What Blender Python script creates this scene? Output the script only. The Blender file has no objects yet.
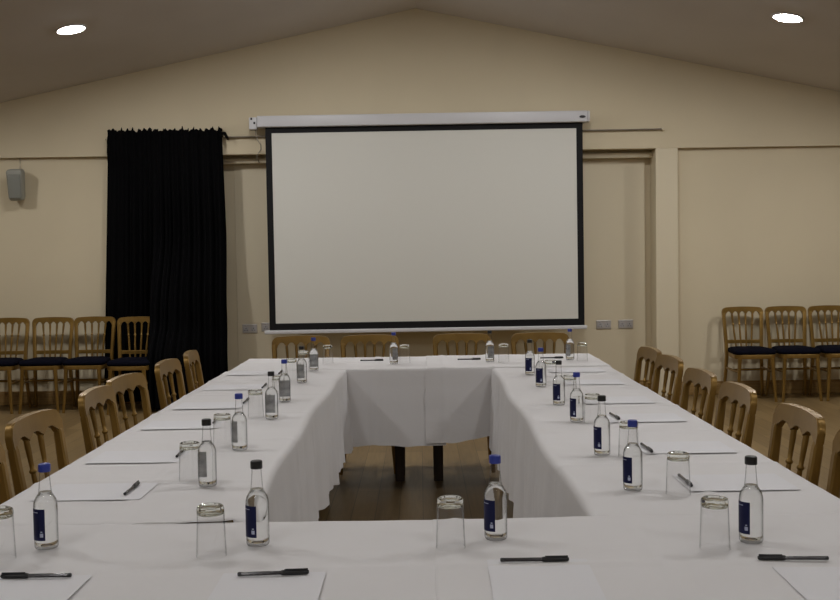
import bpy, bmesh, math, random
from mathutils import Vector, Matrix, noise
random.seed(7)
PI = math.pi
S = bpy.context.scene
COL = S.collection

# ------------------------------------------------------------------ materials
def mat(name, color=(.8, .8, .8), rough=.5, metal=0., spec=.5):
    m = bpy.data.materials.new(name); m.use_nodes = True
    b = m.node_tree.nodes['Principled BSDF']
    b.inputs['Base Color'].default_value = (*color, 1)
    b.inputs['Roughness'].default_value = rough
    b.inputs['Metallic'].default_value = metal
    b.inputs['Specular IOR Level'].default_value = spec
    return m
def nt(m): return m.node_tree.nodes, m.node_tree.links, m.node_tree.nodes['Principled BSDF']
def add_noise_color(m, c1, c2, scale=8, detail=4, stretch=(1, 1, 1), lo=.35, hi=.65):
    n, l, b = nt(m)
    tc = n.new('ShaderNodeTexCoord'); mp = n.new('ShaderNodeMapping'); mp.inputs['Scale'].default_value = stretch
    nz = n.new('ShaderNodeTexNoise'); nz.inputs['Scale'].default_value = scale; nz.inputs['Detail'].default_value = detail
    r = n.new('ShaderNodeValToRGB')
    r.color_ramp.elements[0].color = (*c1, 1); r.color_ramp.elements[0].position = lo
    r.color_ramp.elements[1].color = (*c2, 1); r.color_ramp.elements[1].position = hi
    l.new(tc.outputs['Object'], mp.inputs['Vector']); l.new(mp.outputs[0], nz.inputs['Vector'])
    l.new(nz.outputs['Fac'], r.inputs[0]); l.new(r.outputs[0], b.inputs['Base Color'])
    return tc, mp, nz
def add_bump(m, scale=40, strength=.2, dist=.002, detail=3, stretch=(1, 1, 1)):
    n, l, b = nt(m)
    tc = n.new('ShaderNodeTexCoord'); mp = n.new('ShaderNodeMapping'); mp.inputs['Scale'].default_value = stretch
    nz = n.new('ShaderNodeTexNoise'); nz.inputs['Scale'].default_value = scale; nz.inputs['Detail'].default_value = detail
    bp = n.new('ShaderNodeBump'); bp.inputs['Strength'].default_value = strength; bp.inputs['Distance'].default_value = dist
    l.new(tc.outputs['Object'], mp.inputs['Vector']); l.new(mp.outputs[0], nz.inputs['Vector'])
    l.new(nz.outputs['Fac'], bp.inputs['Height']); l.new(bp.outputs[0], b.inputs['Normal'])

M = {}
M['wall'] = mat('cream_wall_paint', (.61, .525, .37), .75, spec=.2)
add_noise_color(M['wall'], (.60, .525, .375), (.63, .552, .395), 1.2, 3)
add_bump(M['wall'], 120, .15, .001)
M['trimpaint'] = mat('cream_trim_paint', (.64, .57, .42), .5, spec=.3)
add_bump(M['trimpaint'], 60, .1, .001)
M['ceiling'] = mat('ceiling_paint', (.53, .50, .46), .85, spec=.15)
add_noise_color(M['ceiling'], (.595, .57, .56), (.615, .59, .58), 1.5, 2)
M['skirting'] = mat('oak_skirting', (.30, .19, .07), .45, spec=.35)
add_noise_color(M['skirting'], (.25, .15, .05), (.34, .215, .085), 5, 4, (.6, 6, 14))

def floor_mat():
    m = mat('oak_plank_floor', (.2, .13, .07), .38, spec=.35)
    n, l, b = nt(m)
    tc = n.new('ShaderNodeTexCoord'); mp = n.new('ShaderNodeMapping'); mp.inputs['Rotation'].default_value = (0, 0, PI / 2)
    br = n.new('ShaderNodeTexBrick'); br.offset = .37
    br.inputs['Scale'].default_value = 1; br.inputs['Brick Width'].default_value = 1.25; br.inputs['Row Height'].default_value = .13
    br.inputs['Mortar Size'].default_value = .002; br.inputs['Bias'].default_value = -.1
    br.inputs['Color1'].default_value = (.165, .108, .046, 1); br.inputs['Color2'].default_value = (.235, .158, .070, 1)
    br.inputs['Mortar'].default_value = (.075, .046, .02, 1)
    mp2 = n.new('ShaderNodeMapping'); mp2.inputs['Scale'].default_value = (22, 1.6, 1)
    nz = n.new('ShaderNodeTexNoise'); nz.inputs['Scale'].default_value = 2; nz.inputs['Detail'].default_value = 6; nz.inputs['Distortion'].default_value = .6
    mr = n.new('ShaderNodeMapRange'); mr.inputs[3].default_value = .62; mr.inputs[4].default_value = 1.3
    mx = n.new('ShaderNodeVectorMath'); mx.operation = 'SCALE'
    l.new(tc.outputs['Object'], mp.inputs['Vector']); l.new(mp.outputs[0], br.inputs['Vector'])
    l.new(tc.outputs['Object'], mp2.inputs['Vector']); l.new(mp2.outputs[0], nz.inputs['Vector'])
    l.new(nz.outputs['Fac'], mr.inputs[0]); l.new(br.outputs['Color'], mx.inputs[0]); l.new(mr.outputs[0], mx.inputs['Scale'])
    l.new(mx.outputs[0], b.inputs['Base Color'])
    bp = n.new('ShaderNodeBump'); bp.inputs['Strength'].default_value = .15; bp.inputs['Distance'].default_value = .002
    l.new(nz.outputs['Fac'], bp.inputs['Height']); l.new(bp.outputs[0], b.inputs['Normal'])
    return m
M['floor'] = floor_mat()

def cloth_mat():
    m = mat('white_table_linen', (.715, .705, .71), .85, spec=.15)
    n, l, b = nt(m)
    b.inputs['Sheen Weight'].default_value = .15
    tc = n.new('ShaderNodeTexCoord')
    nz = n.new('ShaderNodeTexNoise'); nz.inputs['Scale'].default_value = 3.2; nz.inputs['Detail'].default_value = 5; nz.inputs['Distortion'].default_value = 1.2
    l.new(tc.outputs['Object'], nz.inputs['Vector'])
    bp = n.new('ShaderNodeBump'); bp.inputs['Strength'].default_value = .35; bp.inputs['Distance'].default_value = .012
    l.new(nz.outputs['Fac'], bp.inputs['Height'])
    nw = n.new('ShaderNodeTexNoise'); nw.inputs['Scale'].default_value = 420; nw.inputs['Detail'].default_value = 2
    l.new(tc.outputs['Object'], nw.inputs['Vector'])
    bp2 = n.new('ShaderNodeBump'); bp2.inputs['Strength'].default_value = .12; bp2.inputs['Distance'].default_value = .001
    l.new(nw.outputs['Fac'], bp2.inputs['Height']); l.new(bp.outputs[0], bp2.inputs['Normal'])
    l.new(bp2.outputs[0], b.inputs['Normal'])
    return m
M['cloth'] = cloth_mat()

def gold_mat():
    m = mat('gold_painted_wood', (.30, .20, .065), .36, .55, .45)
    add_noise_color(m, (.19, .110, .024), (.29, .172, .042), 9, 5, (1, 1, .5), .3, .7)
    add_bump(m, 70, .15, .001)
    return m
M['gold'] = gold_mat()
M['seat'] = mat('dark_seat_velvet', (.005, .005, .010), .95, spec=.05); add_bump(M['seat'], 300, .3, .001)
M['curtain'] = mat('black_curtain_cloth', (.0035, .0035, .004), .95, spec=.03); add_bump(M['curtain'], 200, .3, .001, 2, (1, 1, .2))
M['screen'] = mat('matt_white_screen', (.62, .615, .57), .8, spec=.1); add_bump(M['screen'], 600, .08, .0005)
M['scr_black'] = mat('black_screen_border', (.008, .008, .009), .7, spec=.2); add_bump(M['scr_black'], 300, .1, .0005)
M['case'] = mat('white_enamel_case', (.56, .56, .58), .4, spec=.4); add_bump(M['case'], 30, .03, .0005)
M['dark_plastic'] = mat('dark_plastic', (.012, .012, .014), .4); add_bump(M['dark_plastic'], 80, .08, .0005)
M['chrome'] = mat('satin_metal_plate', (.50, .48, .47), .4, .55); add_bump(M['chrome'], 200, .06, .0005, 2, (1, 1, 8))
M['socket_white'] = mat('socket_insert', (.42, .41, .42), .45); add_bump(M['socket_white'], 90, .05, .0005)
M['speaker'] = mat('grey_speaker_shell', (.27, .27, .235), .6); add_bump(M['speaker'], 150, .1, .0005)
M['grille'] = mat('grey_speaker_grille', (.21, .215, .19), .7, .1); add_bump(M['grille'], 500, .5, .001)
M['rod'] = mat('grey_painted_pole', (.22, .19, .15), .5, .3); add_bump(M['rod'], 80, .05, .0005)
M['cable'] = mat('grey_cable', (.30, .27, .22), .6); add_bump(M['cable'], 80, .05, .0005)
M['paper'] = mat('white_paper', (.745, .745, .77), .8, spec=.2); add_bump(M['paper'], 400, .04, .0003)
M['pen'] = mat('black_pen_plastic', (.010, .010, .012), .35); add_bump(M['pen'], 60, .04, .0003)
M['pen_barrel'] = mat('smoky_pen_barrel', (.035, .032, .035), .25); add_bump(M['pen_barrel'], 60, .04, .0003)
M['pen_tip'] = mat('pen_tip', (.05, .05, .05), .3); add_bump(M['pen_tip'], 60, .04, .0003)
M['cap_blue'] = mat('blue_bottle_cap', (.025, .045, .30), .4); add_bump(M['cap_blue'], 200, .1, .0005, 1, (1, 1, .1))
M['cap_black'] = mat('black_bottle_cap', (.010, .010, .011), .4); add_bump(M['cap_black'], 200, .1, .0005, 1, (1, 1, .1))
M['label'] = mat('navy_label', (.008, .010, .055), .5, spec=.2); add_noise_color(M['label'], (.007, .009, .050), (.009, .012, .062), 30)
M['label_back'] = mat('label_back', (.10, .105, .14), .6); add_noise_color(M['label_back'], (.36, .37, .41), (.62, .62, .64), 45)
M['emblem'] = mat('pale_print', (.42, .46, .62), .5); add_noise_color(M['emblem'], (.36, .40, .56), (.48, .52, .68), 300)
M['leg_dark'] = mat('dark_stained_wood', (.028, .014, .008), .45); add_noise_color(M['leg_dark'], (.02, .01, .006), (.036, .019, .011), 12, 4, (3, 3, .5))
M['ply'] = mat('table_ply', (.20, .13, .07), .6); add_noise_color(M['ply'], (.17, .11, .06), (.23, .15, .08), 6, 4, (.6, 5, 1))

def thin_glass(name='clear_thin_glass', lo=.6, hi=.97, edge=.74):
    m = bpy.data.materials.new(name); m.use_nodes = True
    n = m.node_tree.nodes; l = m.node_tree.links; n.clear()
    out = n.new('ShaderNodeOutputMaterial'); mix = n.new('ShaderNodeMixShader')
    tr = n.new('ShaderNodeBsdfTransparent'); gl = n.new('ShaderNodeBsdfGlossy'); gl.inputs['Roughness'].default_value = .03
    lw = n.new('ShaderNodeLayerWeight'); lw.inputs['Blend'].default_value = .5
    rp = n.new('ShaderNodeValToRGB')         # longer path through the wall near the outline: a darker tint
    rp.color_ramp.elements[0].position = lo; rp.color_ramp.elements[0].color = (.99, .99, .99, 1)
    rp.color_ramp.elements[1].position = hi; rp.color_ramp.elements[1].color = (edge, edge * 1.01, edge, 1)
    pw = n.new('ShaderNodeMath'); pw.operation = 'POWER'; pw.inputs[1].default_value = 5      # Schlick, the same from both sides
    l.new(lw.outputs['Facing'], pw.inputs[0])
    fr = n.new('ShaderNodeMath'); fr.operation = 'MULTIPLY_ADD'; fr.inputs[1].default_value = .6; fr.inputs[2].default_value = .03
    l.new(pw.outputs[0], fr.inputs[0])
    l.new(lw.outputs['Facing'], rp.inputs[0]); l.new(rp.outputs[0], tr.inputs[0])
    l.new(fr.outputs[0], mix.inputs[0]); l.new(tr.outputs[0], mix.inputs[1]); l.new(gl.outputs[0], mix.inputs[2])
    l.new(mix.outputs[0], out.inputs[0])
    return m
M['glass'] = thin_glass()
M['bottle_glass'] = thin_glass('bottle_glass', .35, .96, .48)
def solid_glass(name, ior, color):
    m = bpy.data.materials.new(name); m.use_nodes = True
    n = m.node_tree.nodes; l = m.node_tree.links; n.clear()
    out = n.new('ShaderNodeOutputMaterial'); g = n.new('ShaderNodeBsdfGlass')
    g.inputs['IOR'].default_value = ior; g.inputs['Roughness'].default_value = 0; g.inputs['Color'].default_value = (*color, 1)
    l.new(g.outputs[0], out.inputs[0]); return m
M['glass_solid'] = solid_glass('clear_heavy_glass', 1.5, (.97, .98, .96))
M['water'] = solid_glass('still_water', 1.33, (.985, .99, .985))
def emit(name, color, strength):
    m = bpy.data.materials.new(name); m.use_nodes = True
    n = m.node_tree.nodes; l = m.node_tree.links; n.clear()
    out = n.new('ShaderNodeOutputMaterial'); e = n.new('ShaderNodeEmission')
    e.inputs[0].default_value = (*color, 1); e.inputs[1].default_value = strength
    l.new(e.outputs[0], out.inputs[0]); return m
LIGHT = 175
WHITE = (1., .985, .975)
M['lamp'] = emit('downlight_diffuser', WHITE, LIGHT)
M['lamp_far'] = emit('downlight_diffuser_far_row', WHITE, LIGHT * 1.42)
M['lamp_outer'] = emit('downlight_diffuser_outer', WHITE, LIGHT * .92)
M['lamp_inner'] = emit('downlight_diffuser_inner', WHITE, LIGHT * .68)

# ------------------------------------------------------------------ mesh helpers
def obj(name, bm, m, parent=None, smooth=False, angle=40):
    me = bpy.data.meshes.new(name)
    bmesh.ops.recalc_face_normals(bm, faces=bm.faces)
    bm.to_mesh(me); bm.free()
    for x in (m if isinstance(m, (list, tuple)) else [m]): me.materials.append(x)
    if smooth:
        for p in me.polygons: p.use_smooth = True
        try: me.set_sharp_from_angle(angle=math.radians(angle))
        except Exception: pass
    o = bpy.data.objects.new(name, me); COL.objects.link(o)
    if parent: o.parent = parent
    return o
def thing(name, label, cat, loc=(0, 0, 0), rz=0, group=None):
    o = bpy.data.objects.new(name, None); COL.objects.link(o); o.empty_display_size = .05
    o.location = loc; o.rotation_euler = (0, 0, rz)
    return tag(o, label, cat, group)
def tag(o, label, cat, group=None):
    o['label'] = label; o['category'] = cat
    if group: o['group'] = group
    return o
def struct(o): o['kind'] = 'structure'; return o
def copy_tree(o, parent=None):
    c = o.copy(); COL.objects.link(c)
    if parent: c.parent = parent
    for ch in list(o.children): copy_tree(ch, c)
    return c
def box(bm, x0, x1, y0, y1, z0, z1, bev=0, seg=2):
    r = bmesh.ops.create_cube(bm, size=1)
    vs = r['verts']
    for v in vs:
        v.co = Vector((x0 + (v.co.x + .5) * (x1 - x0), y0 + (v.co.y + .5) * (y1 - y0), z0 + (v.co.z + .5) * (z1 - z0)))
    if bev:
        es = list({e for v in vs for e in v.link_edges})
        bmesh.ops.bevel(bm, geom=es, offset=bev, segments=seg, affect='EDGES', profile=.5)
    return bm
def B(*a, **k): return box(bmesh.new(), *a, **k)
def lathe(bm, prof, n=24, origin=(0, 0, 0), axis=None, closed=False):
    """prof: list of (r,z). axis: optional rotation matrix"""
    rings = []
    o = Vector(origin)
    for r, z in prof:
        if r < 1e-6:
            p = Vector((0, 0, z)); p = axis @ p if axis else p
            rings.append([bm.verts.new(p + o)])
        else:
            ring = []
            for i in range(n):
                a = 2 * PI * i / n
                p = Vector((r * math.cos(a), r * math.sin(a), z)); p = axis @ p if axis else p
                ring.append(bm.verts.new(p + o))
            rings.append(ring)
    pairs = list(zip(rings, rings[1:]))
    if closed: pairs.append((rings[-1], rings[0]))
    for a, b in pairs:
        if len(a) == 1 and len(b) == 1: continue
        for i in range(n):
            j = (i + 1) % n
            if len(a) == 1: bm.faces.new((a[0], b[i], b[j]))
            elif len(b) == 1: bm.faces.new((a[i], a[j], b[0]))
            else: bm.faces.new((a[i], a[j], b[j], b[i]))
    return bm
def along(p, q):
    d = Vector(q) - Vector(p)
    return d.to_track_quat('Z', 'Y').to_matrix(), d.length
def rod(bm, p, q, prof, n=10):
    """prof: list of (r, t) with t 0..1 along p->q"""
    mtx, L = along(p, q)
    return lathe(bm, [(0, prof[0][1] * L)] + [(r, t * L) for r, t in prof] + [(0, prof[-1][1] * L)], n, p, mtx)
def sweep(bm, pts, sizes, ref=Vector((1, 0, 0)), bev=.006):
    """rounded rectangular section swept along pts; sizes (w along ref, d across)"""
    rings = []
    pts = [Vector(p) for p in pts]
    for i, p in enumerate(pts):
        t = (pts[min(i + 1, len(pts) - 1)] - pts[max(i - 1, 0)]).normalized()
        r = (ref - t * ref.dot(t)).normalized(); s = t.cross(r)
        w, d = sizes[i] if isinstance(sizes, list) else sizes
        w /= 2; d /= 2; b = min(bev, w * .6, d * .6)
        ring = []
        for a, c in ((w - b, d), (w, d - b), (w, -d + b), (w - b, -d), (-w + b, -d), (-w, -d + b), (-w, d - b), (-w + b, d)):
            ring.append(bm.verts.new(p + r * a + s * c))
        rings.append(ring)
    for a, c in zip(rings, rings[1:]):
        for i in range(8):
            j = (i + 1) % 8
            bm.faces.new((a[i], a[j], c[j], c[i]))
    bm.faces.new(rings[0]); bm.faces.new(list(reversed(rings[-1])))
    return bm
def tube(bm, pts, r, n=8):
    pts = [Vector(p) for p in pts]; rings = []
    for i, p in enumerate(pts):
        t = (pts[min(i + 1, len(pts) - 1)] - pts[max(i - 1, 0)]).normalized()
        q = t.to_track_quat('Z', 'Y').to_matrix()
        rings.append([bm.verts.new(p + q @ Vector((r * math.cos(2 * PI * k / n), r * math.sin(2 * PI * k / n), 0))) for k in range(n)])
    for a, c in zip(rings, rings[1:]):
        for i in range(n):
            j = (i + 1) % n; bm.faces.new((a[i], a[j], c[j], c[i]))
    bm.faces.new(rings[0]); bm.faces.new(list(reversed(rings[-1])))
    return bm
def sstep(x, a, b):
    t = max(0, min(1, (x - a) / (b - a))); return t * t * (3 - 2 * t)

# ------------------------------------------------------------------ the room
XW, YB, YF, RIDGE, SL = 6.4, 10.25, -3.0, 3.80, .21
def ceil_z(x): return RIDGE - SL * abs(x)
fl = struct(obj('floor', B(-XW - .1, XW + .1, YF - .1, 10.8, -.12, 0), M['floor']))
bm = bmesh.new()                         # both slopes of the ceiling, 0.12 thick
for s in (-1, 1):
    x1 = s * (XW + .1)
    pts = [(0, RIDGE), (x1, ceil_z(x1)), (x1, ceil_z(x1) + .12), (0, RIDGE + .12)]
    a = [bm.verts.new((x, YF - .1, z)) for x, z in pts]; b = [bm.verts.new((x, 10.8, z)) for x, z in pts]
    for i in range(4): bm.faces.new((a[i], a[(i + 1) % 4], b[(i + 1) % 4], b[i]))
    bm.faces.new(a); bm.faces.new(list(reversed(b)))
struct(obj('ceiling', bm, M['ceiling']))
def gable(bm, y0, y1, zb):
    pts = [(-XW, zb), (XW, zb), (XW, ceil_z(XW) + .02), (0, RIDGE + .02), (-XW, ceil_z(XW) + .02)]
    a = [bm.verts.new((x, y0, z)) for x, z in pts]; b = [bm.verts.new((x, y1, z)) for x, z in pts]
    for i in range(5): bm.faces.new((a[i], a[(i + 1) % 5], b[(i + 1) % 5], b[i]))
    bm.faces.new(a); bm.faces.new(list(reversed(b)))
ZR = 2.421                               # underside of the boxed-out upper wall
bm = bmesh.new(); gable(bm, YB, YB + .5, ZR)
box(bm, -XW, -2.06, YB + .06, YB + .5, 0, ZR)          # lower wall beside the recess
box(bm, 2.525, XW, YB + .06, YB + .5, 0, ZR)
box(bm, -2.06, 2.525, YB + .25, YB + .5, 0, ZR)        # back of the recess
struct(obj('wall_back', bm, M['wall']))
bm = bmesh.new(); gable(bm, YF - .1, YF, 0); struct(obj('wall_front', bm, M['wall']))
for s, nm in ((-1, 'wall_left'), (1, 'wall_right')):
    struct(obj(nm, B(min(s * XW, s * (XW + .1)), max(s * XW, s * (XW + .1)), YF, YB + .5, 0, ceil_z(XW) + .02), M['wall']))
# pillars either side of the recess, the track trim under its head, the panel's edge strip
struct(obj('trim_1', B(2.31, 2.525, YB - .002, YB + .26, 0, ZR - .001, bev=.004), M['trimpaint']))
struct(obj('trim_2', B(-2.30, -2.06, YB - .002, YB + .26, 0, ZR - .001, bev=.004), M['trimpaint']))
bm = B(-2.06, 2.31, YB + .13, YB + .25, ZR - .075, ZR - .03, bev=.003)
box(bm, -2.06, 2.31, YB + .19, YB + .25, ZR - .03, ZR - .001)
struct(obj('trim_3', bm, M['trimpaint']))
bm = bmesh.new()
for xs in (-.55, .75): box(bm, xs, xs + .006, YB + .244, YB + .25, .12, ZR - .08)
box(bm, -1.83, 2.255, YB + .235, YB + .25, .12, ZR - .075, bev=.003)
struct(obj('trim_4', bm, M['trimpaint']))
def skirting(name, x0, x1, y):
    bm = B(x0, x1, y - .02, y, 0, .115, bev=.006); box(bm, x0, x1, y - .013, y, .115, .135, bev=.004)
    struct(obj(name, bm, M['skirting']))
skirting('baseboard_left', -XW, -2.30, YB + .06)
skirting('baseboard_right', 2.525, XW, YB + .06)
skirting('baseboard_middle', -1.83, 2.31, YB + .235)

# ------------------------------------------------------------------ downlights
def downlight():
    t = thing('ceiling_downlight', '', 'light')
    bm = bmesh.new(); lathe(bm, [(.098, .004), (.102, -.010), (.112, -.012), (.122, -.006), (.124, .003)], 40, closed=True)
    obj('trim_ring', bm, M['case'], t, True)
    bm = bmesh.new(); lathe(bm, [(.1, 0), (.1, -.006), (.094, -.013), (.06, -.017), (0, -.018)], 40)
    bmesh.ops.contextual_create(bm, geom=[e for e in bm.edges if e.is_boundary])
    obj('diffuser', bm, M['lamp'], t, True)
    return t
DL = [(-2.71, 8.33, 'glowing round downlight on the left ceiling slope above the black curtain'),
      (2.86, 8.15, 'glowing round downlight on the right ceiling slope'),
      (-1.29, 8.25, 'round downlight just above the frame near the ridge, left slope'),
      (1.29, 8.25, 'round downlight just above the frame near the ridge, right slope'),
      (-4.6, 8.6, 'round downlight on the left slope, beyond the frame by the speaker'),
      (4.5, 8.3, 'round downlight on the right slope, beyond the frame'),
      (-2.75, 3.7, 'round downlight over the outer side of the left table arm, above the frame'),
      (2.75, 3.7, 'round downlight over the outer side of the right table arm, above the frame'),
      (-1.29, 3.7, 'round downlight over the left table arm near the ridge, above the frame'),
      (1.29, 3.7, 'round downlight over the right table arm near the ridge, above the frame'),
      (-2.75, -1.0, 'round downlight behind the camera, low on the left slope'),
      (2.75, -1.0, 'round downlight behind the camera, low on the right slope'),
      (-1.29, -.6, 'round downlight behind the camera near the ridge, left slope'),
      (1.29, -.6, 'round downlight behind the camera near the ridge, right slope')]
proto = None
for x, y, lab in DL:
    o = downlight() if proto is None else copy_tree(proto)
    proto = proto or o
    o['label'] = lab; o['group'] = 'ceiling downlights'
    lm = 'lamp_far' if y > 8 and x > -4 else ('lamp' if y < 3 or y > 8 else ('lamp_outer' if abs(x) > 2 else 'lamp_inner'))
    for ch in o.children:
        if ch.name.startswith('diffuser'):
            ch.data = ch.data.copy(); ch.data.materials[0] = M[lm]
    o.location = (x, y, ceil_z(x)); o.rotation_euler = (0, math.atan(SL) * (1 if x > 0 else -1), 0)

# ------------------------------------------------------------------ chairs
def back_y(z, x=0): return -.185 - max(0, z - .43) * .14 - .012 * (1 - min(1, (x / .2) ** 2)) * sstep(z, .45, .85)
def make_chair(CH=.87, arches=5, apex=.830, cusp=.786, spring=.800):
    t = thing('banquet_chair', '', 'chair')
    for s in (-1, 1):                      # rear leg and back post in one sweep
        pts = [(s * .188, -.235, 0), (s * .176, -.205, .2), (s * .168, -.187, .40), (s * .169, back_y(.5, .2), .5), (s * .176, back_y(.65, .2), .65), (s * .183, back_y(.80, .2), .80), (s * .183, back_y(.815, .2), .815)]
        sz = [(.026, .028), (.029, .032), (.032, .036), (.032, .036), (.032, .034), (.034, .029), (.032, .022)]
        obj('back_post', sweep(bmesh.new(), pts, sz), M['gold'], t, True)
        pts = [(s * .178, .205, 0), (s * .160, .185, .25), (s * .152, .178, .405)]
        obj('leg', sweep(bmesh.new(), pts, [(.024, .024), (.029, .029), (.034, .034)]), M['gold'], t, True)
        rod(bm := bmesh.new(), (s * .172, -.188, .285), (s * .162, .180, .275), [(.009, 0), (.012, .5), (.009, 1)])
        obj('stretcher', bm, M['gold'], t, True)
    rod(bm := bmesh.new(), (-.168, -.02, .282), (.168, -.02, .282), [(.009, 0), (.012, .5), (.009, 1)])
    obj('stretcher', bm, M['gold'], t, True)
    # scalloped top rail
    W, ZB, ZT = .2, cusp - .001, CH
    pr = []
    for k in range(7):                     # left shoulder
        a = PI - k * (PI / 2) / 6; pr.append((-W + .045 + .045 * math.cos(a), ZT - .05 + .045 * math.sin(a)))
    for k in range(1, 12):
        x = (-W + .045) + (2 * W - .09) * k / 12; pr.append((x, ZT - .005 + .006 * (1 - (x / .16) ** 2)))
    for k in range(7):
        a = PI / 2 - k * (PI / 2) / 6; pr.append((W - .045 + .045 * math.cos(a), ZT - .05 + .045 * math.sin(a)))
    pr.append((W, ZB)); IX = W - .034
    pr.append((IX, ZB))
    pitch = 2 * IX / arches
    for i in range(arches):
        xc = IX - pitch * (i + .5)
        for k in range(9):
            a = k * PI / 8; pr.append((xc + (pitch / 2 - .007) * math.cos(a), spring + (apex - spring) * math.sin(a) ** .8))
        if i < arches - 1:
            pr.append((IX - pitch * (i + 1), cusp))
    pr += [(-IX, ZB), (-W, ZB)]
    bm = bmesh.new(); f_, b_ = [], []
    for x, z in pr:
        y = back_y(z, x); f_.append(bm.verts.new((x, y + .013, z))); b_.append(bm.verts.new((x, y - .013, z)))
    n = len(pr)
    for i in range(n): bm.faces.new((f_[i], f_[(i + 1) % n], b_[(i + 1) % n], b_[i]))
    fa = bm.faces.new(f_); fb = bm.faces.new(list(reversed(b_)))
    es = [e for e in bm.edges if (e in fa.edges or e in fb.edges)]
    bmesh.ops.bevel(bm, geom=es, offset=.004, segments=2, affect='EDGES')
    bmesh.ops.triangulate(bm, faces=[f for f in bm.faces if len(f.verts) > 4])
    obj('top_rail', bm, M['gold'], t, True, 50)
    # lower back rail with its scalloped upper edge
    bm = bmesh.new()
    sweep(bm, [(-.165, back_y(.535), .535), (0, back_y(.535) - .008, .535), (.165, back_y(.535), .535)], (.036, .022), Vector((0, 0, 1)), .005)
    obj('back_rail', bm, M['gold'], t, True)
    for i in range(arches - 1):
        xt = IX - pitch * (i + 1); xb = xt * .72
        p = (xb * .98, back_y(.45), .435); q = (xt, back_y(spring, xt), spring)
        bm = bmesh.new()
        rod(bm, p, q, [(.008, 0), (.009, .27), (.010, .45), (.0085, .68), (.008, .70), (.0125, .715), (.0125, .73), (.008, .745), (.0085, .8), (.0105, .93), (.010, 1)], 10)
        obj('spindle', bm, M['gold'], t, True)
    # seat frame and pad: stacked rounded trapezoids
    def slab(layers, n=40):
        bm = bmesh.new(); rings = []
        for sc, z in layers:
            ring = []
            for k in range(n):
                a = 2 * PI * k / n; c, s = math.cos(a), math.sin(a)
                e = .32
                x = math.copysign(abs(c) ** e, c); y = math.copysign(abs(s) ** e, s)
                w = .190 + .016 * y
                ring.append(bm.verts.new((x * w * sc, y * .195 * sc + .005, z)))
            rings.append(ring)
        for a, b in zip(rings, rings[1:]):
            for k in range(n): bm.faces.new((a[k], a[(k + 1) % n], b[(k + 1) % n], b[k]))
        bm.faces.new(rings[0]); bm.faces.new(list(reversed(rings[-1])))
        return bm
    obj('seat_frame', slab([(.94, .40), (.965, .403), (.97, .436), (.95, .441)]), M['gold'], t, True)
    obj('seat_pad', slab([(.93, .439), (.985, .448), (1.0, .462), (.975, .478), (.90, .489), (.7, .496), (.35, .499), (.05, .5)]), M['seat'], t, True, 80)
    return t
chair0 = make_chair(); chair1 = make_chair(.892, 3, .835, .806, .815); used = []; used1 = []
def chair(x, y, facing, label, group):
    """facing: direction the sitter looks, degrees from +X"""
    first, flag = (chair1, used1) if 'arm' in group else (chair0, used)
    c = first if not flag else copy_tree(first)
    flag.append(1)
    c.location = (x, y, 0); c.rotation_euler = (0, 0, math.radians(facing - 90)); c['label'] = label; c['group'] = group
    return c
G = 'chairs along the left table arm'
for x, y, a, lab in [(-1.00, 2.90, 2, 'gold chair at the left table arm cut by the frame edge, nearest the camera'),
                     (-1.055, 3.49, -3, 'gold chair at left table arm behind the near blue-capped bottle'),
                     (-1.055, 4.19, 0, 'gold chair at left table arm, third from the camera'),
                     (-1.07, 4.63, -7, 'gold chair turned slightly at the left arm, in front of the curtain-side wall chair'),
                     (-1.045, 5.33, -2, 'gold chair at left table arm before the black curtain, second from the far end'),
                     (-1.035, 5.86, 4, 'farthest gold chair at the left table arm, before the curtain edge')]:
    chair(x, y, a, lab, G)
G = 'chairs along the right table arm'
for x, y, a, lab in [(.975, 2.86, 180, 'gold chair at the right table arm cut by the frame edge, nearest the camera'),
                     (.975, 3.38, 180, 'gold chair at right table arm showing three back arches, second from the camera'),
                     (.965, 4.00, 180, 'gold chair at right table arm below the first wall chair'),
                     (.962, 4.52, 182, 'gold chair at right table arm, fourth from the camera'),
                     (.982, 5.16, 183, 'gold chair at right table arm overlapping the farthest one'),
                     (.985, 5.62, 183, 'farthest gold chair at the right table arm, just in front of the pillar foot')]:
    chair(x, y, a, lab, G)
G = 'chairs behind the far table'
for x, y, lab in [(-.821, 6.95, 'gold chair behind the far table, leftmost under the screen'),
                  (-.35, 6.95, 'gold chair behind the far table, second from the left'),
                  (.282, 6.95, 'gold chair behind the far table, second from the right'),
                  (.818, 6.94, 'gold chair behind the far table, rightmost under the screen')]:
    chair(x, y, 270, lab, G)
G = 'chairs against the back wall'
for x, y, a, lab in [(-3.98, 9.90, 270, 'gold chair with dark seat against the left wall, cut by the frame edge'),
                     (-3.55, 9.90, 270, 'gold chair with dark seat standing below and right of the wall speaker'),
                     (-3.145, 9.90, 270, 'gold chair with dark seat half before the left edge of the black curtain'),
                     (-2.69, 9.76, 270, 'gold chair partly tucked behind a fold of the black curtain'),
                     (3.13, 9.95, 270, 'gold chair with dark seat by the right wall, closest to the pillar'),
                     (3.55, 9.95, 270, 'gold chair with dark seat by the right wall, middle of three'),
                     (3.968, 9.95, 270, 'gold chair with dark seat by the right wall, cut by the frame edge')]:
    chair(x, y, a, lab, G)

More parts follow.
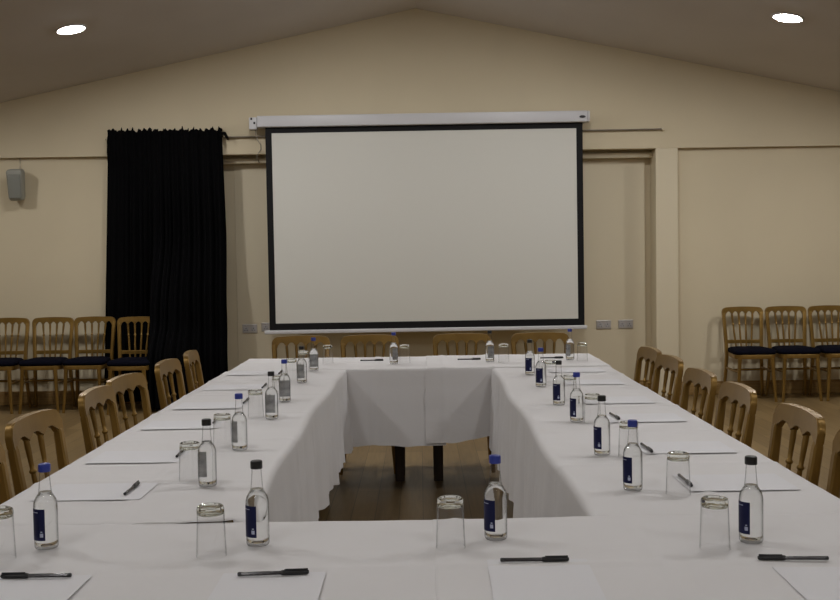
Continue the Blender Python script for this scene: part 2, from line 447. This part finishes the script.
# ------------------------------------------------------------------ tables and cloths
TZ = .745
def table(name, x0, x1, y0, y1, legs, label):
    cx, cy = (x0 + x1) / 2, (y0 + y1) / 2
    t = thing(name, label, 'table', (cx, cy, 0), 0, 'cloth-covered tables')
    obj('tabletop', B(x0 - cx, x1 - cx, y0 - cy, y1 - cy, TZ - .025, TZ, bev=.004), M['ply'], t)
    for lx, ly in legs:
        obj('leg', sweep(bmesh.new(), [(lx - cx, ly - cy, 0), (lx - cx, ly - cy, TZ - .024)], [(.058, .058), (.070, .070)], Vector((1, 0, 0)), .004), M['leg_dark'], t)
    return t
table('banquet_table', -1.08, -.025, 6.10, 6.79, [(-.14, 6.54), (-.98, 6.54), (-.14, 6.7), (-.98, 6.7)], 'far table on the left half, its dark square leg showing under the cloth')
table('banquet_table', .005, 1.07, 6.10, 6.79, [(.10, 6.54), (.97, 6.54), (.10, 6.7), (.97, 6.7)], 'far table on the right half, dark leg beside the centre overlap')
table('banquet_table', -1.12, -.52, 2.60, 6.04, [(-.56, 2.75), (-1.02, 2.75), (-.56, 5.9), (-1.02, 5.9)], 'long table under the white cloth of the left arm')
table('banquet_table', .45, 1.07, 2.60, 6.00, [(.57, 2.75), (1.0, 2.75), (.57, 5.9), (1.0, 5.9)], 'long table under the white cloth of the right arm')
table('banquet_table', -1.13, 1.08, 1.86, 2.51, [(-1.05, 1.95), (1.0, 1.95), (-1.05, 2.4), (1.0, 2.4)], 'near cross table under the white cloth in the foreground')

def cloth(x0, x1, y0, y1, z, drops, seed, label, creases=((), ()), taper=None, amp=.018, rim=.018, lift=None, step=.016, skew=lambda y: 0, skew_w=lambda y: 0, flare=.004):
    """white cloth: top grid plus a skirt on each side; drops = (W, E, S, N) hanging lengths"""
    bm = bmesh.new()
    W_, E_, S_, N_ = drops
    nx = max(2, int((x1 - x0) / step)); ny = max(2, int((y1 - y0) / step))
    g = {}
    def h(x, y):
        v = .0022 * noise.noise(Vector((x * 4.1 + seed, y * 4.1, seed))) + .0010 * noise.noise(Vector((x * 11, y * 11 + seed, 1)))
        for c in creases[0]: v += .0034 * math.exp(-((x - c) / .014) ** 2)
        for c in creases[1]: v += .0034 * math.exp(-((y - c) / .014) ** 2)
        if lift: v += lift(x, y)
        return v
    ax0, ax1, ay0, ay1 = x0 + rim, x1 - rim, y0 + rim, y1 - rim
    for i in range(nx + 1):
        for j in range(ny + 1):
            y = ay0 + (ay1 - ay0) * j / ny; x = ax0 + skew_w(y) * (1 - i / nx) + (ax1 - ax0 + skew(y)) * i / nx
            g[i, j] = bm.verts.new((x, y, z + h(x, y)))
    for i in range(nx):
        for j in range(ny): bm.faces.new((g[i, j], g[i + 1, j], g[i + 1, j + 1], g[i, j + 1]))
    loop = []                                  # boundary vertices with outward normal and drop
    for i in range(nx + 1): loop.append((g[i, 0], (0, -1), S_))
    for j in range(1, ny + 1): loop.append((g[nx, j], (1, 0), E_))
    for i in range(nx - 1, -1, -1): loop.append((g[i, ny], (0, 1), N_))
    for j in range(ny - 1, 0, -1): loop.append((g[0, j], (-1, 0), W_))
    corner = {g[0, 0]: ((-1, -1), max(W_, S_)), g[nx, 0]: ((1, -1), max(E_, S_)), g[nx, ny]: ((1, 1), max(E_, N_)), g[0, ny]: ((-1, 1), max(W_, N_))}
    loop = [(v, *corner[v]) if v in corner else (v, n, d) for v, n, d in loop]
    prev = [v for v, _, _ in loop]
    rows = [('arc', k / 4 * PI / 2) for k in range(1, 5)] + [('drop', t) for t in (.08, .17, .27, .38, .5, .62, .74, .85, .94, 1.0)]
    for kind, t in rows:
        cur = []
        for v, n, d in loop:
            c = v.co; nn = Vector((n[0], n[1], 0)); rm = min(rim, d)
            if kind == 'arc':
                p = Vector((c.x, c.y, c.z)) + nn * (rim * math.sin(t)) - Vector((0, 0, rm * (1 - math.cos(t))))
            else:
                s = c.x if abs(n[1]) > 0 else c.y
                dd = max(0, d - rm) * (taper(c.x, c.y) if taper else 1)
                w = noise.noise(Vector((s * 2.6, seed * 3.7, n[0] * 5 + n[1] * 9)))
                w = .62 * math.sin(s * 13.5 + 2.2 * w * 2 + seed) + .5 * math.sin(s * 24 + 3 * w + seed * 2) + .5 * w + .22 * math.sin(s * 47 + 2 * w)
                out = amp * (t ** .9) * (w + .3) + flare * t
                out *= min(1, d / .3)
                for cc in creases[0 if abs(n[1]) > 0 else 1]: out += .0045 * math.exp(-((s - cc) / .016) ** 2)
                out += .004 * math.exp(-((t - .38) / .05) ** 2)
                p = Vector((c.x, c.y, c.z)) + nn * (rim + out) - Vector((0, 0, rm + dd * t + .006 * t * w))
            cur.append(bm.verts.new(p))
        m = len(cur)
        for k in range(m):
            q = (k + 1) % m
            bm.faces.new((prev[k], prev[q], cur[q], cur[k]))
        prev = cur
    o = obj('tablecloth', bm, M['cloth'], None, True, 60)
    tag(o, label, 'tablecloth', 'white tablecloths')
    return o
CZ = .7535
seam = lambda x, y: .011 * sstep(-y, -2.68, -2.58) * sstep(x, -.66, -.50) * sstep(-x, .40, .47)
cloth(-1.150, -.432, 2.565, 6.085, CZ, (.21, .455, .004, .012), 1.3, 'white cloth on the left table arm, its skirt hanging in pleats into the gap',
      ((-.78,), (3.05, 3.75, 4.4, 5.0, 5.6)), rim=.026, lift=seam, skew=lambda y: -.026 * math.sin(PI * (y - 2.57) / 3.5) + .007 * math.sin(y * 5.2), flare=.014)
cloth(.410, 1.105, 2.562, 6.045, CZ, (.455, .21, .006, .012), 4.1, 'white cloth on the right table arm, its skirt hanging in pleats into the gap',
      ((.77,), (3.2, 3.8, 4.45, 5.05, 5.65)), rim=.026, skew_w=lambda y: .008 * math.sin(y * 4.6 + 1), flare=.010)
cloth(-1.130, .135, 6.085, 6.845, CZ - .0015, (.21, .21, .452, .21), 2.2, 'white cloth on the far table, hanging with a straight hem under the screen, left half',
      ((-.28,), (6.5,)), amp=.004)
cloth(.025, 1.108, 6.073, 6.840, CZ + .0025, (.21, .21, .448, .21), 5.6, 'white cloth on the right half of the far table, its hem rising to the right',
      ((.135, .42), (6.46,)), taper=lambda x, y: 1 - .13 * sstep(x, .1, .5), amp=.004)
cloth(-1.16, .078, 1.82, 2.575, CZ - .0015, (.3, .012, .3, .05), 7.7, 'white cloth on the near cross table, left half with the lifted edge at the seam',
      ((-.40, -.78), (2.165,)), amp=.01, rim=.012)
cloth(.018, 1.115, 1.82, 2.572, CZ + .0015, (.012, .3, .3, .05), 9.1, 'white cloth on the near cross table, right half overlapping at the centre',
      ((.077, .5), (2.165,)), amp=.01, rim=.012)
TOP = CZ + .0026

# ------------------------------------------------------------------ bottles
def make_bottle():
    t = thing('water_bottle', '', 'bottle')
    out = [(0, .004), (.016, .0035), (.0215, .0005), (.0255, .001), (.0275, .005), (.0278, .012), (.0278, .096), (.0270, .104), (.0245, .112), (.0200, .119), (.0165, .124), (.0150, .130),
           (.0140, .140), (.0122, .160), (.0116, .172), (.0116, .176)]
    bm = bmesh.new(); lathe(bm, out, 36)
    obj('glass_body', bm, M['bottle_glass'], t, True, 70)
    ins = [(0, .0085), (.018, .0075), (.0235, .008), (.0262, .012), (.0265, .018), (.0265, .096), (.0257, .104), (.0232, .1115), (.0187, .1183), (.0152, .1235), (.0140, .128), (0, .128)]
    bm = bmesh.new(); lathe(bm, ins, 36)
    obj('water', bm, M['water'], t, True, 50)
    bm = bmesh.new(); lathe(bm, [(.012, .1735), (.0138, .1735), (.0143, .175), (.0143, .188), (.0136, .1905), (.012, .1915), (0, .1915)], 28)
    cap = obj('cap', bm, M['cap_black'], t, True)
    # wrap-round label: navy outside, paler behind; centred on local -Y
    r, th, z0, z1, half, n = .0281, .0003, .022, .093, math.radians(43), 18
    bm = bmesh.new(); rows = []
    for k in range(n + 1):
        a = -PI / 2 - half + 2 * half * k / n
        rows.append([bm.verts.new((rr * math.cos(a), rr * math.sin(a), z)) for rr, z in ((r, z0), (r, z1), (r + th, z1), (r + th, z0))])
    for a, b in zip(rows, rows[1:]):
        for q in range(4):
            f = bm.faces.new((a[q], a[(q + 1) % 4], b[(q + 1) % 4], b[q])); f.material_index = 1 if q == 0 else 0
    bm.faces.new(rows[0]); bm.faces.new(list(reversed(rows[-1])))
    lb = obj('label', bm, [M['label'], M['label_back']], t, True, 30)
    bm = bmesh.new()                           # pale square emblem low on the label and faint print near its top
    def patch(a0, a1, za, zb):
        n = 5; prev = None
        for k in range(n + 1):
            a = -PI / 2 + a0 + (a1 - a0) * k / n
            c = [bm.verts.new(((r + th + e) * math.cos(a), (r + th + e) * math.sin(a), z)) for e, z in ((0, za), (0, zb), (.0001, zb), (.0001, za))]
            if prev:
                for q in range(4): bm.faces.new((prev[q], prev[(q + 1) % 4], c[(q + 1) % 4], c[q]))
            else: bm.faces.new(c)
            prev = c
        bm.faces.new(list(reversed(prev)))
    patch(.30, .58, .030, .0385); patch(.36, .52, .0405, .043)
    patch(-.5, -.2, .0845, .086); patch(-.15, .15, .0845, .086)
    obj('emblem', bm, M['emblem'], lb, True)
    return t
bottle0 = make_bottle(); bused = []
def bottle(x, y, capc, label, face):
    """face: degrees, direction the label looks (0 = towards camera -Y, + = towards +X)"""
    b = bottle0 if not bused else copy_tree(bottle0)
    bused.append(1)
    b.scale = (.94, .94, 1)
    b.location = (x, y, TOP); b.rotation_euler = (0, 0, math.radians(face)); b['label'] = label; b['group'] = 'water bottles on the tables'
    if capc == 'blue':
        for ch in b.children:
            if ch.name.split('.')[0] in ('cap', 'cap_ring'):
                ch.data = BLUE[ch.name.split('.')[0]]
    return b
BLUE = {}
for ch in bottle0.children:
    k = ch.name
    if k in ('cap', 'cap_ring'):
        BLUE[k] = ch.data.copy(); BLUE[k].materials.clear(); BLUE[k].materials.append(M['cap_blue'])
def fc(x, y, off): return math.degrees(math.atan2(-x, y)) * -1 * -1 + off     # label turn relative to the line of sight
for x, y, c, lab, off in [
    (-.374, 2.348, 'black', 'black-capped water bottle on the near table beside the tumbler, left of centre', -49),
    (-.852, 2.349, 'blue', 'blue-capped water bottle with navy label on the near table, far left', -48),
    (.165, 2.369, 'blue', 'blue-capped water bottle on the near table in front of the central gap', -46),
    (.729, 2.313, 'black', 'black-capped water bottle on the near table, far right', -48),
    (-.614, 2.976, 'black', 'black-capped water bottle on the left arm, nearest the camera', -135),
    (-.618, 3.536, 'blue', 'blue-capped water bottle on the left arm, second from the camera', -130),
    (-.605, 4.217, 'black', 'black-capped water bottle on the left arm, third from the camera', -150),
    (-.616, 4.715, 'blue', 'blue-capped water bottle on the left arm, fourth from the camera', 180),
    (-.619, 5.43, 'black', 'dark-capped water bottle on the left arm, fifth from the camera', -150),
    (-.614, 6.003, 'blue', 'blue-capped water bottle at the left arm far corner before a chair', -160),
    (.574, 2.845, 'blue', 'blue-capped water bottle on the right arm, nearest the camera', -47),
    (.578, 3.352, 'black', 'black-capped water bottle on the right arm, second from the camera', -46),
    (.598, 4.026, 'blue', 'blue-capped water bottle on the right arm, third from the camera', -48),
    (.591, 4.492, 'black', 'black-capped water bottle on the right arm, fourth from the camera', -30),
    (.586, 5.118, 'blue', 'blue-capped water bottle on the right arm, fifth from the camera', -22),
    (.587, 5.64, 'black', 'black-capped water bottle at the far end of the right arm row', -20),
    (-.163, 6.332, 'blue', 'blue-capped water bottle on the far table, left of its centre', 145),
    (.42, 6.366, 'black', 'dark-capped water bottle on the far table, right of its centre', 150),
    (.914, 6.415, 'blue', 'blue-capped water bottle at the right corner of the far table', -140)]:
    bottle(x, y, c, lab, fc(x, y, off))

# ------------------------------------------------------------------ tumblers, upside down
def make_tumbler():
    t = thing('glass_tumbler', '', 'glass')
    bm = bmesh.new()          # thin wall, open at the table
    lathe(bm, [(.0325, .0), (.0330, .0012), (.0326, .010), (.0296, .094), (.0284, .094), (.0313, .010), (.0316, .001)], 36, closed=True)
    obj('wall', bm, M['glass'], t, True, 60)
    bm = bmesh.new()          # heavy base, faceted underneath with a shallow dimple
    lathe(bm, [(0, .0985), (.012, .0975), (.022, .0955), (.0285, .0925), (.0295, .0945), (.0297, .104), (.0285, .1095), (.0255, .1118), (.0215, .1112), (.0185, .1085), (0, .1075)], 13)
    obj('base', bm, M['glass_solid'], t, True, 20)
    return t
tum0 = make_tumbler(); tused = []
for x, y, lab in [
    (-.462, 2.262, 'upturned glass tumbler on the near table left of the black-capped bottle'),
    (-.922, 2.262, 'upturned glass tumbler cut by the left frame edge on the near table'),
    (.060, 2.300, 'upturned glass tumbler on the near table in front of the central gap'),
    (.634, 2.262, 'upturned glass tumbler on the near table beside the far right bottle'),
    (-.681, 3.055, 'upturned tumbler on the left arm behind the nearest black-capped bottle'),
    (-.690, 3.610, 'upturned tumbler on the left arm beside the second bottle from the camera'),
    (-.678, 4.270, 'upturned tumbler on the left arm beside the third bottle from the camera'),
    (-.652, 4.780, 'upturned tumbler on the left arm beside the fourth bottle from the camera'),
    (-.692, 5.580, 'upturned tumbler on the left arm beside the fifth bottle from the camera'),
    (-.680, 6.060, 'upturned tumbler at the far left corner behind the last left-arm bottle'),
    (-.570, 6.420, 'upturned tumbler on the far table between the two left chairs'),
    (-.098, 6.370, 'upturned tumbler on the far table right of the blue-capped bottle'),
    (.502, 6.340, 'upturned tumbler on the far table right of the dark-capped bottle'),
    (.976, 6.330, 'upturned tumbler at the right corner of the far table'),
    (.683, 2.785, 'upturned tumbler on the right arm nearest the camera with pen behind it'),
    (.655, 3.310, 'upturned tumbler on the right arm behind the nearest blue-capped bottle'),
    (.652, 3.990, 'upturned tumbler on the right arm beside the third bottle from the camera'),
    (.655, 4.620, 'upturned tumbler on the right arm beside the fourth bottle from the camera'),
    (.655, 5.300, 'upturned tumbler on the right arm beside the fifth bottle from the camera')]:
    g = tum0 if not tused else copy_tree(tum0)
    tused.append(1)
    g.location = (x, y, TOP); g.rotation_euler = (0, 0, random.uniform(0, 6)); g['label'] = lab; g['group'] = 'upturned tumblers on the tables'

# ------------------------------------------------------------------ paper
def make_paper(seed):
    bm = bmesh.new(); nx, ny = 12, 16; w, hh = .21, .297; g = {}
    rnd = random.Random(seed); ph = rnd.uniform(0, 6)
    for s in (0, 1):
        for i in range(nx + 1):
            for j in range(ny + 1):
                x = (i / nx - .5) * w; y = (j / ny - .5) * hh
                z = .0004 * s + .0004 * (abs(i / nx - .5) * 2) ** 3 + .0004 * (abs(j / ny - .5) * 2) ** 3 + .0003 * math.sin(8 * i / nx + ph)
                g[s, i, j] = bm.verts.new((x, y, z))
        for i in range(nx):
            for j in range(ny):
                q = (g[s, i, j], g[s, i + 1, j], g[s, i + 1, j + 1], g[s, i, j + 1]); bm.faces.new(q if s else q[::-1])
    for i in range(nx):
        for j in (0, ny): bm.faces.new((g[0, i, j], g[0, i + 1, j], g[1, i + 1, j], g[1, i, j]))
    for j in range(ny):
        for i in (0, nx): bm.faces.new((g[0, i, j], g[0, i, j + 1], g[1, i, j + 1], g[1, i, j]))
    return obj('paper_sheet', bm, M['paper'], None, True, 50)
pap0 = None
def paper(x, y, rz, lab):
    global pap0
    o = make_paper(1) if pap0 is None else copy_tree(pap0)
    pap0 = pap0 or o
    o.location = (x, y, TOP + .0003); o.rotation_euler = (0, 0, math.radians(rz)); tag(o, lab, 'paper', 'paper sheets at the places')
paper(-.306, 1.980, 0, 'white paper sheet on the near table below the black-capped bottle')
paper(-.786, 1.982, 0, 'white paper sheet at the near left corner, under the first pen')
paper(.236, 2.048, -1, 'white paper sheet on the near table under the pen right of centre')
paper(.812, 1.965, -1, 'white paper sheet at the near right corner, under the last pen')
for (x, y, r), lab in zip([(-.913, 2.915, 90), (-.928, 3.43, 89), (-.930, 4.09, 91), (-.930, 4.625, 90), (-.935, 5.275, 90), (-.935, 5.93, 90)],
                       ['nearest the camera', 'second from the camera', 'third from the camera', 'fourth from the camera', 'fifth from the camera', 'at the far end']):
    paper(x, y, r, 'white paper sheet laid crosswise on the left arm, ' + lab)
for (x, y, r), lab in zip([(.872, 2.915, 90), (.865, 3.455, 90), (.866, 4.095, 91), (.858, 4.605, 90), (.862, 5.275, 89), (.862, 5.835, 90)],
                       ['nearest the camera', 'second from the camera', 'third from the camera', 'fourth from the camera', 'fifth from the camera', 'at the far end']):
    paper(x, y, r, 'white paper sheet laid crosswise on the right arm, ' + lab)

# ------------------------------------------------------------------ pens
def make_pen():
    t = thing('ballpoint_pen', '', 'pen')      # lies along local X, cap at +X
    rod(bm := bmesh.new(), (-.066, 0, 0), (.02, 0, 0), [(.0036, 0), (.0041, .03), (.0041, 1)], 6)
    obj('barrel', bm, M['pen_barrel'], t, True, 50)
    rod(bm := bmesh.new(), (-.072, 0, 0), (-.064, 0, 0), [(.0032, 0), (.0044, .2), (.0044, 1)], 12)
    obj('end_plug', bm, M['pen'], t, True)
    rod(bm := bmesh.new(), (.016, 0, 0), (.072, 0, 0), [(.0050, 0), (.0054, .05), (.0054, .75), (.0048, .95), (.003, 1)], 14)
    cp = obj('cap', bm, M['pen'], t, True)
    obj('clip', B(.022, .070, -.0016, .0016, .0050, .0074, bev=.0005), M['pen'], cp)
    return t
pen0 = make_pen(); pused = []
for x, y, a, onp, lab in [
    (-.790, 2.114, 180, 1, 'black pen on the near left paper, lying sideways with cap left'),
    (-.306, 2.108, 4, 1, 'black pen on the near paper below the black-capped bottle, cap right'),
    (.232, 2.176, 0, 1, 'black pen on the near paper right of centre, cap right'),
    (.768, 2.160, 176, 1, 'black pen on the near right paper, cap left'),
    (-.817, 2.925, 90, 1, 'black pen on the nearest left-arm paper, pointing away'),
    (-.803, 3.465, 93, 1, 'black pen beside the nearest left-arm tumbler'),
    (-.822, 4.160, 95, 1, 'black pen on the third left-arm paper behind a tumbler'),
    (-.792, 4.720, 90, 1, 'black pen on the fourth left-arm paper, left of the black-capped bottle'),
    (-.791, 5.270, 90, 1, 'black pen on the fifth left-arm paper'),
    (-.792, 5.900, 90, 1, 'black pen on the far left-arm paper'),
    (.737, 2.925, -90, 1, 'black pen seen through the nearest right-arm tumbler'),
    (.738, 3.430, -88, 1, 'black pen on the second right-arm paper beside the blue-capped bottle'),
    (.760, 4.115, -86, 1, 'black pen on the third right-arm paper, beside the black-capped bottle'),
    (-.305, 6.520, 0, 0, 'black pen on the far table before the second chair from the left'),
    (.300, 6.500, 1, 0, 'black pen on the far table before the second chair from the right'),
    (.815, 6.515, 0, 0, 'black pen on the far table before the rightmost chair')]:
    p = pen0 if not pused else copy_tree(pen0)
    pused.append(1)
    p.location = (x, y, TOP + .0054 + (.0017 if onp else .0)); p.rotation_euler = (0, 0, math.radians(a)); p['label'] = lab; p['group'] = 'black pens on the tables'

# ------------------------------------------------------------------ projection screen
t = thing('projection_screen', 'pull-down projection screen with black border in a white wall-mounted case', 'projection screen', (.07, 10.12, 0))
t.rotation_euler = (0, -.002, 0)
X = .07
obj('case', B(-1.525 - X, 1.625 - X, -.06, .07, 2.660, 2.768, bev=.010, seg=3), M['case'], t, True)
e = obj('end_cap', B(-1.600 - X, -1.527 - X, -.055, .065, 2.640, 2.756, bev=.008), M['case'], t, True)
bm = bmesh.new()
for dx, dz in ((-.058, 2.730), (-.030, 2.690)): box(bm, -1.527 - X + dx, -1.527 - X + dx + .018, -.058, -.05, dz, dz + .022, bev=.002)
obj('port', bm, M['dark_plastic'], e)
obj('end_cap', B(1.626 - X, 1.650 - X, -.058, .068, 2.664, 2.764, bev=.006), M['case'], t, True)
bm = bmesh.new(); lathe(bm, [(0, -.004), (.026, -.004), (.030, 0), (.030, .004), (0, .004)], 24, (0, 0, 0), Matrix.Rotation(PI / 2, 3, 'X'))
for v in bm.verts: v.co.z *= .42
bm2 = obj('badge', bm, M['dark_plastic'], t, True); bm2.location = (1.578 - X, -.061, 2.709)
for bx in (-1.2, 1.2):
    obj('wall_bracket', B(bx - .03, bx + .03, .065, .125, 2.70, 2.78, bev=.003), M['case'], t)
bm = bmesh.new()          # black border as four strips around the picture area
yb = (-.013, -.004)
TL, TR, BL, BR = -1.452 - X, 1.585 - X, 2.662, .707
box(bm, TL, TR, *yb, 2.606, 2.664); box(bm, TL, TR, *yb, .705, .781)
box(bm, TL, TL + .060, *yb, .781, 2.606); box(bm, TR - .060, TR, *yb, .781, 2.606)
obj('border', bm, M['scr_black'], t)
obj('screen_fabric', B(TL + .058, TR - .058, -.011, -.005, .779, 2.608), M['screen'], t)
bm = B(-1.502 - X, 1.609 - X, -.026, .008, .678, .716, bev=.008, seg=3)
obj('bottom_bar', bm, M['case'], t, True)

# ------------------------------------------------------------------ curtain and pole
bm = bmesh.new()
CX0, CX1 = -2.998, -1.885
zs = [2.665, 2.640, 2.612, 2.59, 2.57, 2.53, 2.45] + [2.35 - .1 * k for k in range(24)] + [.03]
N = 260; g = {}
def cpos(u, r):
    z = zs[r]; x = CX0 + (CX1 - CX0) * u
    k = noise.noise(Vector((u * 9, .3, 0)))
    spread = 1 + (.19 if x < -2.43 else .10) * (1 - z / 2.6)
    xx = -2.43 + (x + 2.43) * spread
    f = math.sin(u * 150 + 4 * k) * .5 + .5 * math.sin(u * 71 + 3 * k + z * .3)
    depth = .012 + .010 * sstep(2.55 - z, 0, .9) + .02 * sstep(xx, -2.95, -2.6) * sstep(2.55 - z, 0, .9)
    if z > 2.575: depth = .016
    y = 10.222 - .03 * sstep(xx, -2.95, -2.6) + depth * f
    if z > 2.4: k2 = sstep(z, 2.3, 2.45); y = y * (1 - k2) + (10.188 + .016 * f) * k2
    if r == 0: z += .034 * noise.noise(Vector((u * 34, 2.1, 0))) + .011 * math.sin(u * 118) + .006 * math.sin(u * 260)
    if r <= 2: xx += .006 * math.sin(u * 120 + r)
    y -= .30 * sstep(xx, -2.60, -2.535) * sstep(-z, -1.7, -.86) * (1 - .5 * sstep(xx, -2.40, -2.1))
    y -= .25 * sstep(xx, -2.575, -2.515) * sstep(-z, -.85, -.45) * (1 - .7 * sstep(xx, -2.38, -2.05))
    return (xx, y, z)
for i in range(N + 1):
    for r in range(len(zs)): g[i, r] = bm.verts.new(cpos(i / N, r))
for i in range(N):
    for r in range(len(zs) - 1): bm.faces.new((g[i, r], g[i + 1, r], g[i + 1, r + 1], g[i, r + 1]))
cur = thing('curtain', 'full-length black curtain gathered with a ruffled top on a thin pole', 'curtain', (0, 0, 0))
panel = obj('curtain_panel', bm, M['curtain'], cur, True, 80)
sm = panel.modifiers.new('thickness', 'SOLIDIFY'); sm.thickness = .004
bm = bmesh.new()          # the loose end of the gathered heading drooping at the right
pts = [(-1.885, 10.15, 2.585), (-1.872, 10.14, 2.615), (-1.852, 10.135, 2.612), (-1.835, 10.13, 2.585), (-1.820, 10.13, 2.555), (-1.812, 10.13, 2.548)]
sweep(bm, pts, [(.03, .03), (.04, .035), (.04, .03), (.032, .026), (.022, .02), (.006, .008)], Vector((0, 1, 0)), .008)
obj('heading_tail', bm, M['curtain'], cur, True, 80)
pole = thing('curtain_pole', 'thin curtain pole running behind the screen along the upper wall', 'curtain pole', (0, 10.222, 2.590))
rod(bm := bmesh.new(), (-3.02, 0, -.01), (2.365, 0, .012), [(.0075, 0), (.0075, 1)], 10); obj('rail', bm, M['rod'], pole, True)
for bx in (2.375, -3.0):
    obj('bracket', B(bx - .012, bx + .012, -.011, .03, -.012 + (.012 if bx > 0 else -.01), .028, bev=.003), M['trimpaint'], pole)

# ------------------------------------------------------------------ speaker, cables, sockets
sp = thing('wall_speaker', 'small light grey loudspeaker mounted high on the left wall', 'speaker', (-3.885, 10.19, 2.155))
sp.rotation_euler = (math.radians(8), 0, math.radians(6)); sp.scale = (.84, .84, 1.0)
obj('cabinet', B(-.092, .092, -.085, .075, -.150, .150, bev=.035, seg=5), M['speaker'], sp, True, 60)
cab = [c for c in sp.children if c.name.startswith('cabinet')][0]
for v in cab.data.vertices: v.co.x *= 1 - .14 * sstep(-v.co.z, 0, .15)
obj('grille', B(-.070, .070, -.094, -.070, -.128, .105, bev=.011, seg=3), M['grille'], sp, True, 60)
bm = B(-.02, .02, .07, .105, -.05, .05, bev=.003)
obj('bracket', bm, M['speaker'], sp)
o = obj('speaker_cable', tube(bmesh.new(), [(-3.885, 10.295, 2.42), (-3.883, 10.298, 2.38), (-3.885, 10.298, 2.33), (-3.885, 10.29, 2.28), (-3.885, 10.27, 2.24)], .004), M['cable'])
tag(o, 'thin cable running from the ledge down to the wall speaker', 'cable')
o = obj('screen_cable', tube(bmesh.new(), [(-1.555, 10.13, 2.645), (-1.552, 10.14, 2.60), (-1.540, 10.16, 2.55), (-1.512, 10.18, 2.50), (-1.515, 10.20, 2.46), (-1.545, 10.22, 2.425), (-1.565, 10.24, 2.40), (-1.562, 10.27, 2.375), (-1.56, 10.37, 2.35)], .005), M['cable'])
tag(o, 'grey cable hanging from the left end of the screen case', 'cable')
PY = YB + .235
def socket(x, z, lab, w=.148):
    t = thing('wall_socket', lab, 'socket', (x, PY, z), 0, 'wall sockets')
    obj('plate', B(-w / 2, w / 2, -.010, 0, -.044, .044, bev=.004), M['chrome'], t)
    n = 2 if w > .1 else 1
    for k in range(n):
        cx = (k - (n - 1) / 2) * w / 2
        f = obj('outlet', B(cx - .026, cx + .026, -.0125, -.008, -.028, .016, bev=.002), M['socket_white'], t)
        bm = B(cx - .003, cx + .003, -.0135, -.0120, -.002, .009)
        for s in (-1, 1): box(bm, cx + s * .012 - .004, cx + s * .012 + .004, -.0135, -.0120, -.019, -.013)
        obj('pin_hole', bm, M['dark_plastic'], f)
        obj('switch', B(cx - .007, cx + .007, -.0145, -.008, .019, .034, bev=.002), M['socket_white'], t)
socket(-1.705, .709, 'metal double wall socket left of the screen beside the curtain')
socket(-1.545, .722, 'metal wall socket half hidden by the lower left corner of the screen', .088)
socket(1.833, .697, 'metal double wall socket nearer the screen on the right')
socket(2.053, .698, 'metal double wall socket nearer the pillar on the right')

# ------------------------------------------------------------------ camera, world, colour
cam = bpy.data.cameras.new('camera'); co = bpy.data.objects.new('camera', cam); COL.objects.link(co)
cam.sensor_fit = 'HORIZONTAL'; cam.sensor_width = 36; cam.lens = 1050 / 840 * 36
cam.clip_start = .05
co.matrix_world = Matrix.Translation((0, 0, 1.40)) @ Matrix.Rotation(math.radians(90 - 2.35), 4, 'X') @ Matrix.Rotation(math.radians(-.85), 4, 'Z')
S.camera = co
w = bpy.data.worlds.new('world'); S.world = w; w.use_nodes = True
w.node_tree.nodes['Background'].inputs[0].default_value = (.02, .02, .02, 1)
w.node_tree.nodes['Background'].inputs[1].default_value = .2
S.view_settings.view_transform = 'Standard'; S.view_settings.look = 'None'
S.view_settings.exposure = 0; S.view_settings.gamma = 1; S.view_settings.use_curve_mapping = False
c = S.cycles
c.max_bounces = 14; c.diffuse_bounces = 6; c.glossy_bounces = 6; c.transmission_bounces = 12; c.transparent_max_bounces = 32
c.caustics_refractive = True; c.caustics_reflective = False; c.blur_glossy = .5
c.sample_clamp_indirect = 4
c.use_denoising = True
